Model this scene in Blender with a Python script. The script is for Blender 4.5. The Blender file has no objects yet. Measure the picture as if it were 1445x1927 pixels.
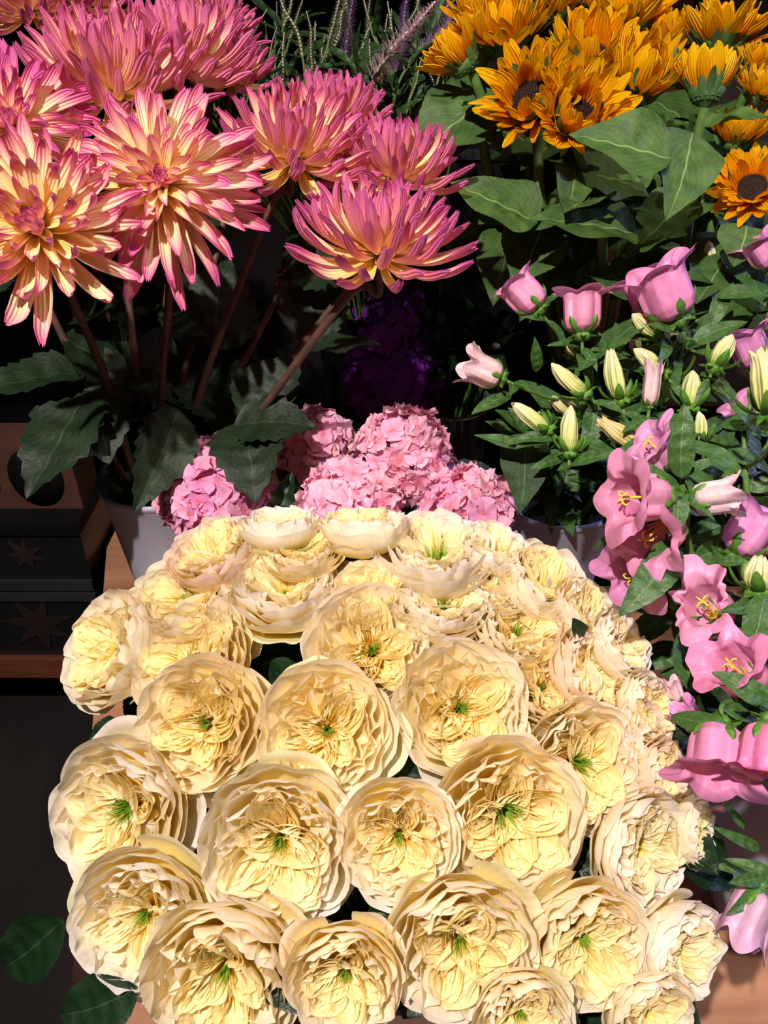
import bpy, math, random
import numpy as np
from mathutils import Vector, Matrix
C = bpy.context.scene
COL = C.collection
PI = math.pi
# ------------------------------------------------------------------ camera, light, exposure
FPX = 1445.0
CAM = Vector((0, 0, 1.5)); PITCH = math.radians(35)
FW = Vector((0, math.cos(PITCH), -math.sin(PITCH))); UP = Vector((0, math.sin(PITCH), math.cos(PITCH))); RT = Vector((1, 0, 0))
cd = bpy.data.cameras.new('camera'); cam = bpy.data.objects.new('camera', cd); COL.objects.link(cam)
cd.sensor_fit = 'HORIZONTAL'; cd.sensor_width = 36; cd.lens = 36; cd.clip_start = 0.02
cam.location = CAM; cam.rotation_euler = (PI/2-PITCH, 0, 0); C.camera = cam
C.view_settings.view_transform = 'Standard'; C.view_settings.look = 'None'; C.view_settings.gamma = 1
C.view_settings.use_curve_mapping = False; C.view_settings.exposure = 0.0
w = bpy.data.worlds.new('world'); C.world = w; w.use_nodes = True
w.node_tree.nodes['Background'].inputs[0].default_value = (1.0, .82, .78, 1); w.node_tree.nodes['Background'].inputs[1].default_value = 0.035
def spot(name, loc, target, power, col, size, radius, blend=.6):
    l = bpy.data.lights.new(name, 'SPOT'); l.energy = power; l.color = col; l.spot_size = math.radians(size); l.spot_blend = blend; l.shadow_soft_size = radius
    o = bpy.data.objects.new(name, l); COL.objects.link(o); o.location = loc
    o.rotation_euler = (Vector(target)-Vector(loc)).to_track_quat('-Z', 'Y').to_euler(); return o
spot('ceiling_spot', (-.45, -.40, 2.75), (.05, .72, 1.05), 280, (1.0, .90, .83), 62, .022)
spot('sunflower_spot', (.75, .25, 2.85), (.35, 1.0, 1.1), 60, (1.0, .88, .78), 60, .03)  # second spot, added to light the sunflowers
spot('violet_spot', (1.75, 1.25, 1.75), (.40, .75, 1.05), 48, (.40, .42, 1.0), 40, .05)  # violet spot from the right, set for the bluish tint on the bells
al = bpy.data.lights.new('soft_fill', 'AREA'); al.energy = 5; al.size = 1.6; al.color = (1, .86, .78)  # added soft fill from overhead, no visible fixture
ao = bpy.data.objects.new('soft_fill', al); COL.objects.link(ao); ao.location = (0, .3, 3.0)

def P(px, py, d): return CAM + d*(FW + (px-722.5)/FPX*RT + (963.5-py)/FPX*UP)
def N(ax, ay, az=1): return (RT*ax + UP*ay - FW*az).normalized()
def lin(r, g, b): return tuple(((c/255/12.92) if c/255 <= .04045 else ((c/255+.055)/1.055)**2.4) for c in (r, g, b)) + (1,)

# ------------------------------------------------------------------ materials
def newmat(name):
    m = bpy.data.materials.new(name); m.use_nodes = True; return m, m.node_tree, m.node_tree.nodes['Principled BSDF']
def nd(nt, t, **k):
    n = nt.nodes.new(t)
    for a, b in k.items(): setattr(n, a, b)
    return n
def math_(nt, op, a, b=None, c=None):
    n = nd(nt, 'ShaderNodeMath', operation=op)
    for i, x in enumerate((a, b, c)):
        if x is None: continue
        if isinstance(x, (int, float)): n.inputs[i].default_value = x
        else: nt.links.new(x, n.inputs[i])
    return n.outputs[0]
def ramp(nt, fac, stops):
    r = nd(nt, 'ShaderNodeValToRGB'); e = r.color_ramp.elements
    while len(e) < len(stops): e.new(.5)
    for i, (p, c) in enumerate(stops): e[i].position = p; e[i].color = c
    nt.links.new(fac, r.inputs[0]); return r.outputs[0]
def mix(nt, fac, a, b, mode='MIX'):
    n = nd(nt, 'ShaderNodeMix', data_type='RGBA', blend_type=mode)
    for s, x in ((n.inputs[0], fac), (n.inputs[6], a), (n.inputs[7], b)):
        if isinstance(x, (int, float)): s.default_value = x
        elif isinstance(x, tuple): s.default_value = x
        else: nt.links.new(x, s)
    return n.outputs[2]
def uvs(nt):
    t = nd(nt, 'ShaderNodeTexCoord'); s = nd(nt, 'ShaderNodeSeparateXYZ'); nt.links.new(t.outputs['UV'], s.inputs[0]); return s.outputs[0], s.outputs[1], t
def translucent(m, nt, bs, col, fac, tint=None):
    tr = nd(nt, 'ShaderNodeBsdfTranslucent'); mx = nd(nt, 'ShaderNodeMixShader'); mx.inputs[0].default_value = fac
    if tint: col = mix(nt, 1.0, col, tint, 'MULTIPLY')
    nt.links.new(col, tr.inputs[0]); nt.links.new(bs.outputs[0], mx.inputs[1]); nt.links.new(tr.outputs[0], mx.inputs[2])
    nt.links.new(mx.outputs[0], nt.nodes['Material Output'].inputs[0])
def bump(nt, bs, h, strength, dist):
    b = nd(nt, 'ShaderNodeBump'); b.inputs['Strength'].default_value = strength; b.inputs['Distance'].default_value = dist
    nt.links.new(h, b.inputs['Height']); nt.links.new(b.outputs[0], bs.inputs['Normal'])
def noise(nt, scale, detail=3, vec=None):
    n = nd(nt, 'ShaderNodeTexNoise'); n.inputs['Scale'].default_value = scale; n.inputs['Detail'].default_value = detail
    if vec is None: vec = nd(nt, 'ShaderNodeTexCoord').outputs['Object']
    nt.links.new(vec, n.inputs['Vector']); return n.outputs[0]

def m_rose():
    m, nt, bs = newmat('rose_petal'); u, v, t = uvs(nt); oi = nd(nt, 'ShaderNodeObjectInfo')
    base = ramp(nt, v, [(0, lin(255, 222, 104)), (.5, lin(255, 238, 152)), (.85, lin(255, 246, 212)), (1, lin(253, 247, 232))])
    f = math_(nt, 'SMOOTH_MIN', math_(nt, 'POWER', v, 2.6), .95, .05)
    col = mix(nt, f, base, oi.outputs['Color'])
    nt.links.new(col, bs.inputs['Base Color']); bs.inputs['Roughness'].default_value = .62; bs.inputs['Specular IOR Level'].default_value = .25
    h = math_(nt, 'SINE', math_(nt, 'MULTIPLY', u, 70)); bump(nt, bs, h, .05, .01)
    translucent(m, nt, bs, col, .45, lin(255, 250, 225)); return m
def m_dahlia():
    m, nt, bs = newmat('dahlia_petal'); u, v, t = uvs(nt); oi = nd(nt, 'ShaderNodeObjectInfo'); g = nd(nt, 'ShaderNodeNewGeometry')
    s = nd(nt, 'ShaderNodeSeparateColor'); nt.links.new(oi.outputs['Color'], s.inputs[0])
    edge = math_(nt, 'MULTIPLY', math_(nt, 'POWER', math_(nt, 'ABSOLUTE', math_(nt, 'SUBTRACT', math_(nt, 'MULTIPLY', u, 2), 1)), 3), .16)
    rnd = math_(nt, 'MULTIPLY', math_(nt, 'SUBTRACT', oi.outputs['Random'], .5), .16)
    f = math_(nt, 'ADD', math_(nt, 'ADD', v, edge), math_(nt, 'ADD', rnd, math_(nt, 'SUBTRACT', s.outputs[0], .5)))
    top = ramp(nt, f, [(0, lin(236, 214, 84)), (.22, lin(253, 222, 120)), (.55, lin(255, 228, 176)), (.74, lin(250, 184, 176)), (.88, lin(238, 124, 160)), (1, lin(206, 88, 154))])
    back = ramp(nt, f, [(0, lin(250, 214, 140)), (.4, lin(248, 186, 172)), (.75, lin(240, 136, 160)), (1, lin(204, 98, 156))])
    col = mix(nt, g.outputs['Backfacing'], top, back)
    nt.links.new(col, bs.inputs['Base Color']); bs.inputs['Roughness'].default_value = .5; bs.inputs['Specular IOR Level'].default_value = .3
    bump(nt, bs, math_(nt, 'SINE', math_(nt, 'MULTIPLY', u, 38)), .35, .02)
    translucent(m, nt, bs, col, .26); return m
def m_sun():
    m, nt, bs = newmat('sunflower_petal'); u, v, t = uvs(nt); oi = nd(nt, 'ShaderNodeObjectInfo')
    f = math_(nt, 'ADD', v, math_(nt, 'MULTIPLY', math_(nt, 'SUBTRACT', oi.outputs['Random'], .5), .5))
    c1 = ramp(nt, f, [(0, lin(250, 142, 2)), (.45, lin(255, 176, 4)), (1, lin(255, 200, 14))])
    col = mix(nt, 1.0, c1, oi.outputs['Color'], 'MULTIPLY')
    nt.links.new(col, bs.inputs['Base Color']); bs.inputs['Roughness'].default_value = .55; bs.inputs['Specular IOR Level'].default_value = .2
    bump(nt, bs, math_(nt, 'SINE', math_(nt, 'MULTIPLY', u, 32)), .5, .02)
    translucent(m, nt, bs, col, .4); return m
def m_tint(name, rough=.55, trans=.25, stops=None, nscale=None, spec=.3, bumpu=None):
    """petal whose hue is the object's colour, darker or lighter along its length by stops"""
    m, nt, bs = newmat(name); u, v, t = uvs(nt); oi = nd(nt, 'ShaderNodeObjectInfo')
    c1 = ramp(nt, v, stops); col = mix(nt, 1.0, c1, oi.outputs['Color'], 'MULTIPLY')
    if nscale:
        nf = ramp(nt, noise(nt, nscale), [(.3, (.82, .82, .82, 1)), (.7, (1, 1, 1, 1))]); col = mix(nt, 1.0, col, nf, 'MULTIPLY')
    nt.links.new(col, bs.inputs['Base Color']); bs.inputs['Roughness'].default_value = rough; bs.inputs['Specular IOR Level'].default_value = spec
    if bumpu: bump(nt, bs, math_(nt, 'SINE', math_(nt, 'MULTIPLY', u, bumpu)), .3, .03)
    if trans: translucent(m, nt, bs, col, trans)
    return m
def m_leaf(name, dark, light, vein, nveins=9, slope=1.1, rough=.5):
    m, nt, bs = newmat(name); u, v, t = uvs(nt); oi = nd(nt, 'ShaderNodeObjectInfo')
    au = math_(nt, 'ABSOLUTE', math_(nt, 'SUBTRACT', u, .5))
    base = mix(nt, ramp(nt, noise(nt, 5), [(.3, (0, 0, 0, 1)), (.75, (1, 1, 1, 1))]), dark, light)
    mid = ramp(nt, au, [(.0, (1, 1, 1, 1)), (.022, (0, 0, 0, 1))])
    ph = math_(nt, 'FRACT', math_(nt, 'SUBTRACT', math_(nt, 'MULTIPLY', v, nveins), math_(nt, 'MULTIPLY', au, nveins*slope)))
    side = ramp(nt, math_(nt, 'ABSOLUTE', math_(nt, 'SUBTRACT', ph, .5)), [(.0, (.24, .24, .24, 1)), (.07, (0, 0, 0, 1))])
    vm = mix(nt, 1.0, mid, side, 'LIGHTEN')
    col = mix(nt, vm, base, vein); col = mix(nt, 1.0, col, oi.outputs['Color'], 'MULTIPLY')
    nt.links.new(col, bs.inputs['Base Color']); bs.inputs['Roughness'].default_value = rough; bs.inputs['Specular IOR Level'].default_value = .35
    h = math_(nt, 'SUBTRACT', noise(nt, 22), math_(nt, 'MULTIPLY', mid, .6)); bump(nt, bs, math_(nt, 'SUBTRACT', h, side), .14, .02)
    translucent(m, nt, bs, col, .12); return m
def m_plain(name, col, rough=.6, nscale=None, col2=None, spec=.4, bumpn=None, objcol=False):
    m, nt, bs = newmat(name); bs.inputs['Roughness'].default_value = rough; bs.inputs['Specular IOR Level'].default_value = spec
    out = None
    if nscale: out = mix(nt, ramp(nt, noise(nt, nscale, 5), [(.35, (0, 0, 0, 1)), (.65, (1, 1, 1, 1))]), col, col2)
    if objcol: out = mix(nt, 1.0, out if out else col, nd(nt, 'ShaderNodeObjectInfo').outputs['Color'], 'MULTIPLY')
    if out: nt.links.new(out, bs.inputs['Base Color'])
    else: bs.inputs['Base Color'].default_value = col
    if bumpn: bump(nt, bs, noise(nt, bumpn, 5), .4, .004)
    return m
def m_wood(name, a, b, rough=.55, axis=(1, 12, 12)):
    m, nt, bs = newmat(name); tc = nd(nt, 'ShaderNodeTexCoord'); mp = nd(nt, 'ShaderNodeMapping'); mp.inputs['Scale'].default_value = axis
    nt.links.new(tc.outputs['Object'], mp.inputs[0]); f = noise(nt, 3.5, 8, mp.outputs[0])
    nt.links.new(ramp(nt, f, [(.3, a), (.7, b)]), bs.inputs['Base Color']); bs.inputs['Roughness'].default_value = rough; bump(nt, bs, f, .3, .003); return m
M = dict(
    rose=m_rose(), dahlia=m_dahlia(), sun=m_sun(),
    bell=m_tint('bellflower_corolla', .42, .28, [(0, (.95, .9, .9, 1)), (.5, (1, 1, 1, 1)), (1, (1, .93, 1, 1))], 9, .45, 31),
    bud=m_tint('bellflower_bud', .45, .15, [(0, lin(170, 190, 90)), (.35, lin(214, 218, 140)), (1, lin(232, 226, 178))], None, .4, 94),
    hyd=m_tint('hydrangea_petal', .6, .25, [(0, (.85, .40, .50, 1)), (.25, (1, .78, .84, 1)), (.7, (1, .97, .98, 1)), (1, (1, 1, 1, 1))], None, .2),
    spike=m_tint('speedwell_floret', .7, .15, [(0, (.6, .7, .5, 1)), (1, (1, 1, 1, 1))], None, .2),
    leaf_sun=m_leaf('sunflower_leaf', lin(44, 74, 32), lin(78, 108, 46), lin(134, 158, 96), 8, 1.2, .6),
    leaf_dah=m_leaf('dahlia_leaf', lin(18, 32, 18), lin(30, 50, 26), lin(48, 70, 42), 7, 1.3, .55),  # dark green by nature, deepened further to include shade under the blooms
    leaf_bell=m_leaf('bellflower_leaf', lin(44, 76, 34), lin(72, 108, 50), lin(108, 142, 80), 6, .6, .42),
    leaf_rose=m_leaf('rose_leaf', lin(18, 38, 22), lin(30, 56, 30), lin(52, 78, 46), 8, 1.0, .4),
    green=m_plain('green_stem', lin(92, 122, 56), .55, 40, lin(70, 98, 42), objcol=True),
    brown=m_plain('dahlia_stem', lin(98, 66, 56), .5, 40, lin(72, 58, 44)),
    tuft=m_plain('green_stamens', lin(156, 190, 62), .6, 60, lin(96, 146, 36)),
    yellow=m_plain('pale_yellow_pistil', lin(232, 206, 96), .6, objcol=True),
    disc=m_plain('sunflower_disc', lin(58, 30, 18), .8, 60, lin(26, 14, 10)),
    calyx=m_plain('sunflower_calyx', lin(62, 92, 48), .75, 30, lin(84, 112, 62), objcol=True),
    vase=m_plain('white_vase_plastic', lin(190, 192, 212), .35, 6, lin(182, 184, 204)),
    table=m_wood('table_wood', lin(150, 102, 76), lin(186, 134, 104), .5, (1, 10, 1)),
    darkwood=m_wood('dark_wood', lin(80, 40, 26), lin(112, 60, 38), .5, (1, 14, 14)),
    wall=m_plain('dark_wall', lin(16, 11, 12), .95, 3, lin(11, 8, 8)),
    floor=m_plain('dark_floor', lin(24, 15, 14), .9, 2, lin(15, 10, 10)),
    black=m_plain('black_plastic', lin(9, 8, 9), .6, 4, lin(13, 12, 13), spec=.15),
)
# ------------------------------------------------------------------ mesh helpers
def mesh_arrays(name, V, F, mat, uv=None, smooth=True):
    me = bpy.data.meshes.new(name)
    V = np.asarray(V, dtype=np.float32).reshape(-1, 3)
    me.from_pydata(V.tolist(), [], [tuple(int(i) for i in f) for f in F])
    if uv is not None:
        l = me.uv_layers.new(name='UVMap'); vi = np.empty(len(me.loops), dtype=np.int32); me.loops.foreach_get('vertex_index', vi)
        l.data.foreach_set('uv', np.asarray(uv, dtype=np.float32)[vi].ravel())
    if smooth: me.polygons.foreach_set('use_smooth', [True]*len(me.polygons))
    me.materials.append(mat); me.update(); return me
_fc = {}
def gfaces(nu, nv, wrap=False):
    k = (nu, nv, wrap)
    if k not in _fc:
        F = []
        for j in range(nv-1):
            for i in range(nu if wrap else nu-1):
                i2 = (i+1) % nu; F.append((j*nu+i, (j+1)*nu+i, (j+1)*nu+i2, j*nu+i2))
        _fc[k] = F
    return _fc[k]
def grid_mesh(name, pts, mat, wrap=False, umul=1, vals=None):
    nv, nu = pts.shape[:2]; U, V = np.meshgrid(np.linspace(0, umul, nu), np.linspace(0, 1, nv))
    return mesh_arrays(name, pts, gfaces(nu, nv, wrap), mat, np.stack([U, V if vals is None else vals], -1).reshape(-1, 2))
class MB:                                                           # gathers grids and tubes into ONE mesh
    def __init__(s): s.v = []; s.f = []; s.uv = []; s.n = 0
    def grid(s, pts, wrap=False):
        nv, nu = pts.shape[:2]; s.v.append(pts.reshape(-1, 3)); s.f += [tuple(i+s.n for i in f) for f in gfaces(nu, nv, wrap)]
        U, V = np.meshgrid(np.linspace(0, 1, nu), np.linspace(0, 1, nv)); s.uv.append(np.stack([U, V], -1).reshape(-1, 2)); s.n += nu*nv
    def tube(s, pts, rad, n=8): s.grid(tube_pts(pts, rad, n), True)
    def box(s, x0, x1, y0, y1, z0, z1):
        v = np.array([(x, y, z) for z in (z0, z1) for x, y in ((x0, y0), (x1, y0), (x1, y1), (x0, y1))], float)
        s.v.append(v); s.f += [tuple(i+s.n for i in f) for f in ((3, 2, 1, 0), (4, 5, 6, 7), (0, 1, 5, 4), (1, 2, 6, 5), (2, 3, 7, 6), (3, 0, 4, 7))]
        s.uv.append(np.zeros((8, 2))); s.n += 8
    def mesh(s, name, mat, smooth=True): return mesh_arrays(name, np.concatenate(s.v), s.f, mat, np.concatenate(s.uv), smooth)
def smooth_path(pts, n=24):
    p = [np.array(q, float) for q in pts]; p = [2*p[0]-p[1]] + p + [2*p[-1]-p[-2]]; out = []; seg = len(p)-3
    for k in range(n+1):
        t = k/n*seg; i = min(int(t), seg-1); t -= i; a, b, c, d = p[i:i+4]
        out.append(.5*((2*b)+(-a+c)*t+(2*a-5*b+4*c-d)*t*t+(-a+3*b-3*c+d)*t**3))
    return np.array(out)
def tube_pts(pts, rad, n=8):
    pts = np.asarray(pts, float); m = len(pts); rad = np.broadcast_to(rad, (m,)) if np.ndim(rad) else np.full(m, rad)
    T = np.gradient(pts, axis=0); T /= np.linalg.norm(T, axis=1)[:, None]+1e-9
    ref = np.array([1., 0, 0]) if abs(T[0][0]) < .8 else np.array([0, 1., 0]); a = np.cross(T[0], ref); out = []
    for i in range(m):
        a = a-T[i]*a.dot(T[i]); a /= np.linalg.norm(a)+1e-9; b = np.cross(T[i], a)
        th = np.linspace(0, 2*PI, n, endpoint=False)
        out.append(pts[i]+rad[i]*(np.cos(th)[:, None]*a+np.sin(th)[:, None]*b))
    return np.array(out)
def lathe(name, prof, mat, n=48, center=(0, 0, 0)):
    th = np.linspace(0, 2*PI, n, endpoint=False)
    pts = np.array([[(r*math.cos(t)+center[0], r*math.sin(t)+center[1], z+center[2]) for t in th] for r, z in prof]); return grid_mesh(name, pts, mat, True)
def tag(o, label, cat, group=None, kind=None):
    if label: o['label'] = label
    if cat: o['category'] = cat
    if group: o['group'] = group
    if kind: o['kind'] = kind
    return o
def thing(name, loc, label, cat, group=None):
    o = bpy.data.objects.new(name, None); COL.objects.link(o); o.location = loc; o.empty_display_size = .02; return tag(o, label, cat, group)
def part(name, me, root, mat4=None, color=None, label=None):        # mat4 in world space; root is an Empty without rotation
    o = bpy.data.objects.new(name, me); COL.objects.link(o); o.parent = root
    m4 = mat4 if mat4 is not None else Matrix.Identity(4)
    o.matrix_basis = Matrix.Translation(-root.location) @ m4
    if color: o.color = color
    if label: o['label'] = label
    return o
def sub(name, me, par, mat4=None, color=None):                      # mat4 in the part's own space
    o = bpy.data.objects.new(name, me); COL.objects.link(o); o.parent = par
    if mat4 is not None: o.matrix_basis = mat4
    if color: o.color = color
    return o
def solo(name, me, label, cat, group=None, kind=None, color=None):
    o = bpy.data.objects.new(name, me); COL.objects.link(o)
    if color: o.color = color
    return tag(o, label, cat, group, kind)
def frame(loc, n, spin=0, s=1.0, sz=None):
    n = Vector(n).normalized(); q = n.to_track_quat('Z', 'Y').to_matrix().to_4x4()
    return Matrix.Translation(loc) @ q @ Matrix.Rotation(spin, 4, 'Z') @ Matrix.Diagonal((s, s, sz or s, 1))
def er(t): return np.array([math.cos(t), math.sin(t), 0.])
def et(t): return np.array([-math.sin(t), math.cos(t), 0.])
# ------------------------------------------------------------------ setting
def struct(name, me): return solo(name, me, None, None, kind='structure')
b = MB(); b.box(-2.6, 2.6, -1.0, 2.5, -.05, 0); struct('floor', b.mesh('floor', M['floor'], False))
b = MB(); b.box(-2.6, 2.6, 2.45, 2.55, 0, 3.3); struct('wall_back', b.mesh('wall_back', M['wall'], False))
b = MB(); b.box(-2.65, -2.55, -1.0, 2.5, 0, 3.3); struct('wall_left', b.mesh('wall_left', M['wall'], False))
b = MB(); b.box(2.55, 2.65, -1.0, 2.5, 0, 3.3); struct('wall_right', b.mesh('wall_right', M['wall'], False))
b = MB(); b.box(-2.6, 2.6, -1.0, 2.5, 3.3, 3.35); struct('ceiling', b.mesh('ceiling', M['wall'], False))
TZ = .5
def poly_prism(name, xy, z0, z1, mat):
    n = len(xy); V = [(x, y, z0) for x, y in xy]+[(x, y, z1) for x, y in xy]
    F = [tuple(range(n))[::-1], tuple(range(n, 2*n))]+[(i, (i+1) % n, n+(i+1) % n, n+i) for i in range(n)]
    return mesh_arrays(name, V, F, mat, smooth=False)
# display table: slanting left edge as in the photo
t = thing('display_table', (.4, 1.0, 0), 'light wooden display table under all the flower vases', 'table')
part('tabletop', poly_prism('tabletop', [(-.315, .18), (1.15, .18), (1.15, 1.17), (-.2, 1.17), (-.2, 1.6), (-.59, 1.6), (-.59, 1.295)], TZ-.03, TZ, M['table']), t)
for x, y in ((-.2, .3), (1.05, .3), (1.05, 1.1), (-.45, 1.1)):
    b = MB(); b.box(x-.03, x+.03, y-.03, y+.03, 0, TZ-.03); part('leg', b.mesh('table_leg', M['darkwood'], False), t)
b = MB(); b.box(-.19, 1.15, 1.18, 1.95, 0, TZ); solo('added_black_plinth', b.mesh('added_black_plinth', M['black'], False), 'added black plinth standing in for the dark behind the wooden table, under the back row of flowers', 'plinth')  # added black block; its colour supplies the dark behind the table
# left: low shelf with dark display boxes
t = thing('wooden_shelf', (-1.0, 1.5, 0), 'low dark wooden shelf board left of the display table', 'shelf')
b = MB(); b.box(-1.9, -.60, 1.2, 1.8, .205, .262); part('shelf_board', b.mesh('shelf_board', M['darkwood'], False), t)
for x in (-1.8, -.75):
    b = MB(); b.box(x-.04, x+.04, 1.45, 1.75, 0, .205); part('support', b.mesh('shelf_support', M['black'], False), t)
t = thing('storage_bin', (-1.1, 1.4, .262), 'shiny black plastic bin with faded orange leaf print, on the low shelf', 'box')
def bin_mat():
    m, nt, bs = newmat('glossy_black_bin'); bs.inputs['Base Color'].default_value = lin(22, 20, 23); bs.inputs['Roughness'].default_value = .3
    return m
BM = bin_mat()
b = MB(); b.box(-1.75, -.60, 1.215, 1.7, .263, .60); part('bin_body', b.mesh('bin_body', BM, False), t)
b = MB(); b.box(-1.77, -.595, 1.205, 1.71, .60, .625); part('lid', b.mesh('bin_lid', M['black'], False), t)
greyb = m_plain('grey_band', lin(44, 43, 47), .4, 12, lin(36, 35, 39))
b = MB(); b.box(-1.75, -.60, 1.208, 1.216, .455, .48); b.box(-1.75, -.60, 1.208, 1.216, .425, .446); part('band', b.mesh('bin_band', greyb, False), t)
leafm = m_plain('faded_orange_print', lin(40, 28, 27), .4, 10, lin(30, 25, 27))
def star(cx, cz, R, rot, n=7):
    V = []; random.seed(4)
    for k in range(2*n):
        a = rot+PI*k/n; r = R*(1-.25*random.random()) if k % 2 == 0 else R*.36; V.append((cx+r*math.cos(a), cz+r*math.sin(a)))
    V2 = [(x, 1.2145, z) for x, z in V]+[(x, 1.2115, z) for x, z in V]; n2 = 2*n
    F = [tuple(range(n2)), tuple(range(n2, 2*n2))[::-1]]+[(i, n2+i, n2+(i+1) % n2, (i+1) % n2) for i in range(n2)]
    return mesh_arrays('leaf_print', V2, F, leafm, smooth=False)
part('leaf_print', star(-.74, .355, .085, .3), t); part('leaf_print', star(-.93, .57, .05, 1.0), t); part('leaf_print', star(-.72, .545, .045, .5), t)
cardm = m_plain('cardboard', lin(74, 42, 28), .85, 8, lin(60, 34, 24))
t = thing('cardboard_box', (-1.1, 1.5, .625), 'brown cardboard box with round black holes, on top of the black bin', 'box')
b = MB(); b.box(-1.75, -.60, 1.26, 1.36, .626, .765); part('carton', b.mesh('carton', cardm, False), t)
def disk_y(x, z, r, y, mat, name):
    th = np.linspace(0, 2*PI, 40, endpoint=False)
    return grid_mesh(name, np.array([[(x+rr*math.cos(a), yy, z+rr*1.25*math.sin(a)) for a in th] for rr, yy in ((1e-4, y), (r, y), (r, y+.01), (1e-4, y+.01))]), mat, True)
for x in (-.80, -.615 - .06, -.98): part('hole', disk_y(x, .70, .052, 1.257, M['black'], 'hole'), t)
b = MB()
for k in range(9): b.tube(smooth_path([(-.80-.02*k, 1.2, .632), (-.795-.02*k, 1.195, .648), (-.785-.02*k, 1.205, .632)], 8), .002, 6)
solo('wire_coil', b.mesh('wire_coil', m_plain('shiny_wire', lin(180, 175, 175), .2, spec=.8)), 'thin shiny wire coil lying on the front edge of the bin lid', 'wire')
# top right background: brown plank and grey crate behind the sunflowers
b = MB(); b.box(.62, .74, 2.2, 2.24, 0, 2.2); solo('wooden_post', b.mesh('wooden_post', M['darkwood'], False), 'upright brown plank behind the sunflowers at the back wall', 'post')
b = MB(); b.box(.80, 1.9, 2.2, 2.44, 0, 1.75); solo('grey_panel', b.mesh('grey_panel', m_plain('grey_board', lin(92, 80, 76), .7, 3, lin(80, 68, 66)), False), 'dull grey board leaning at the back right behind the sunflowers', 'panel')
t = thing('louvred_crate', (.3, 2.3, 0), 'black slatted crate behind the uppermost sunflowers', 'crate')
b = MB(); b.box(.16, .60, 2.2, 2.42, 0, 1.9); part('crate_body', b.mesh('crate_body', M['black'], False), t)
for k in range(16):
    b = MB(); b.box(.17, .59, 2.185, 2.2, 1.10+k*.05, 1.125+k*.05); part('slat', b.mesh('slat', greyb, False), t)
# ------------------------------------------------------------------ vases
def vase(name, x, y, r_top, r_bot, h, label, mat=None):
    pr = [(.001, 0), (r_bot*.96, 0), (r_bot, .008), (r_bot+(r_top-r_bot)*.5, h*.5), (r_top-.002, h-.012), (r_top+.003, h-.006), (r_top+.003, h), (r_top-.001, h+.001), (r_top-.004, h-.006),
          (r_bot+(r_top-r_bot)*.5-.003, h*.5), (r_bot-.004, .012), (.001, .012)]
    root = bpy.data.objects.new(name, lathe('vase', pr, mat or M['vase'], 72)); COL.objects.link(root); root.location = (x, y, TZ); tag(root, label, 'vase'); return dict(x=x, y=y, r=r_top, rb=r_bot, h=h)
V_DAH = vase('flower_vase', -.365, 1.06, .098, .062, .335, 'tall white plastic vase holding the pink and yellow dahlias')
V_BELL = vase('flower_vase', .262, .965, .088, .06, .36, 'white vase behind the roses holding bellflower stems, with a leaf shadow across it')
V_FRONT = vase('flower_vase', .50, .535, .095, .07, .30, 'white vase at the right edge beside the rose bouquet')
V_ROSE = vase('flower_vase', .0, .42, .125, .095, .27, 'white vase hidden beneath the dome of cream roses')
V_HYD = vase('flower_vase', -.02, .93, .10, .075, .24, 'low white vase under the pink hydrangeas')
V_SUN = vase('flower_vase', .42, 1.42, .12, .09, .38, 'dark vase holding the sunflowers', M['black'])
V_VER = vase('flower_vase', -.04, 1.62, .11, .08, .42, 'dark vase at the back holding the speedwell spikes', M['black'])
# stem: from bloom base through waypoints and the vase mouth to the vase bottom
def stem_path(start, way, v, rng, spread=.75):
    a = rng.uniform(0, 2*PI); c0 = Vector((v['x'], v['y'], 0)); lastp = way[-1] if way else start
    dirv = Vector((lastp.x-v['x'], lastp.y-v['y'], 0)); L = dirv.length; dirv = dirv/L if L > 1e-5 else Vector((1, 0, 0))
    rr = v['r']*spread*min(1, L/.15+.2)
    off = dirv*rr*.8 + Vector((math.cos(a), math.sin(a), 0))*v['r']*.16
    rim = Vector((v['x'], v['y'], TZ+v['h']+.0))+off
    bot = Vector((v['x'], v['y'], TZ+.018))-off*.3
    return smooth_path([start]+way+[rim, bot], 30), bot
# ------------------------------------------------------------------ leaves
def leaf_template(kind, seed):
    r = np.random.default_rng(seed); nu, nv = 15, 44
    u = np.linspace(-1, 1, nu); v = np.linspace(0, 1, nv)
    if kind == 'broad': w = .36*np.sin(PI*np.clip(v, 0, 1)**.62)**.85*(1-v**3*.25); teeth = 18, .012; bend = .25
    elif kind == 'toothed': w = .30*np.sin(PI*v**.72)**.9; teeth = 8, .055; bend = .3
    elif kind == 'rose': w = .33*np.sin(PI*v**.8)**.8; teeth = 16, .018; bend = .2
    else: w = .115*np.sin(PI*v**.75)**.75; teeth = 9, .005; bend = .45
    f = (v*teeth[0]) % 1; w = np.maximum(w + teeth[1]*(f-.5)*(np.sin(PI*v))**.5, .004); w[0] = .010; w[-1] = .002
    U, V = np.meshgrid(u, v); W = w[:, None]
    p1, p2, p3 = r.uniform(0, 6, 3)
    X = U*W; Y = V.copy(); curl = r.uniform(.6, 1.3)*bend
    Z = -curl*(V**2)*.9 + curl*.35*V + .35*np.abs(U)**1.3*W*r.uniform(.2, 1.0) + .35*W*np.abs(U)**2*.4*np.sin(V*r.uniform(9, 15)+p1+U) + .010*np.sin(V*30+p2)*(1-np.abs(U))
    X = X + .05*np.sin(V*3+p3)*V
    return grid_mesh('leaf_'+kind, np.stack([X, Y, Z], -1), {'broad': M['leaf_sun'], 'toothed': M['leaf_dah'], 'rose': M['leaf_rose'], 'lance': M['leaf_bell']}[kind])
LEAF = {k: [leaf_template(k, 10+i*7) for i in range(5)] for k in ('broad', 'toothed', 'rose', 'lance')}
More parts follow.
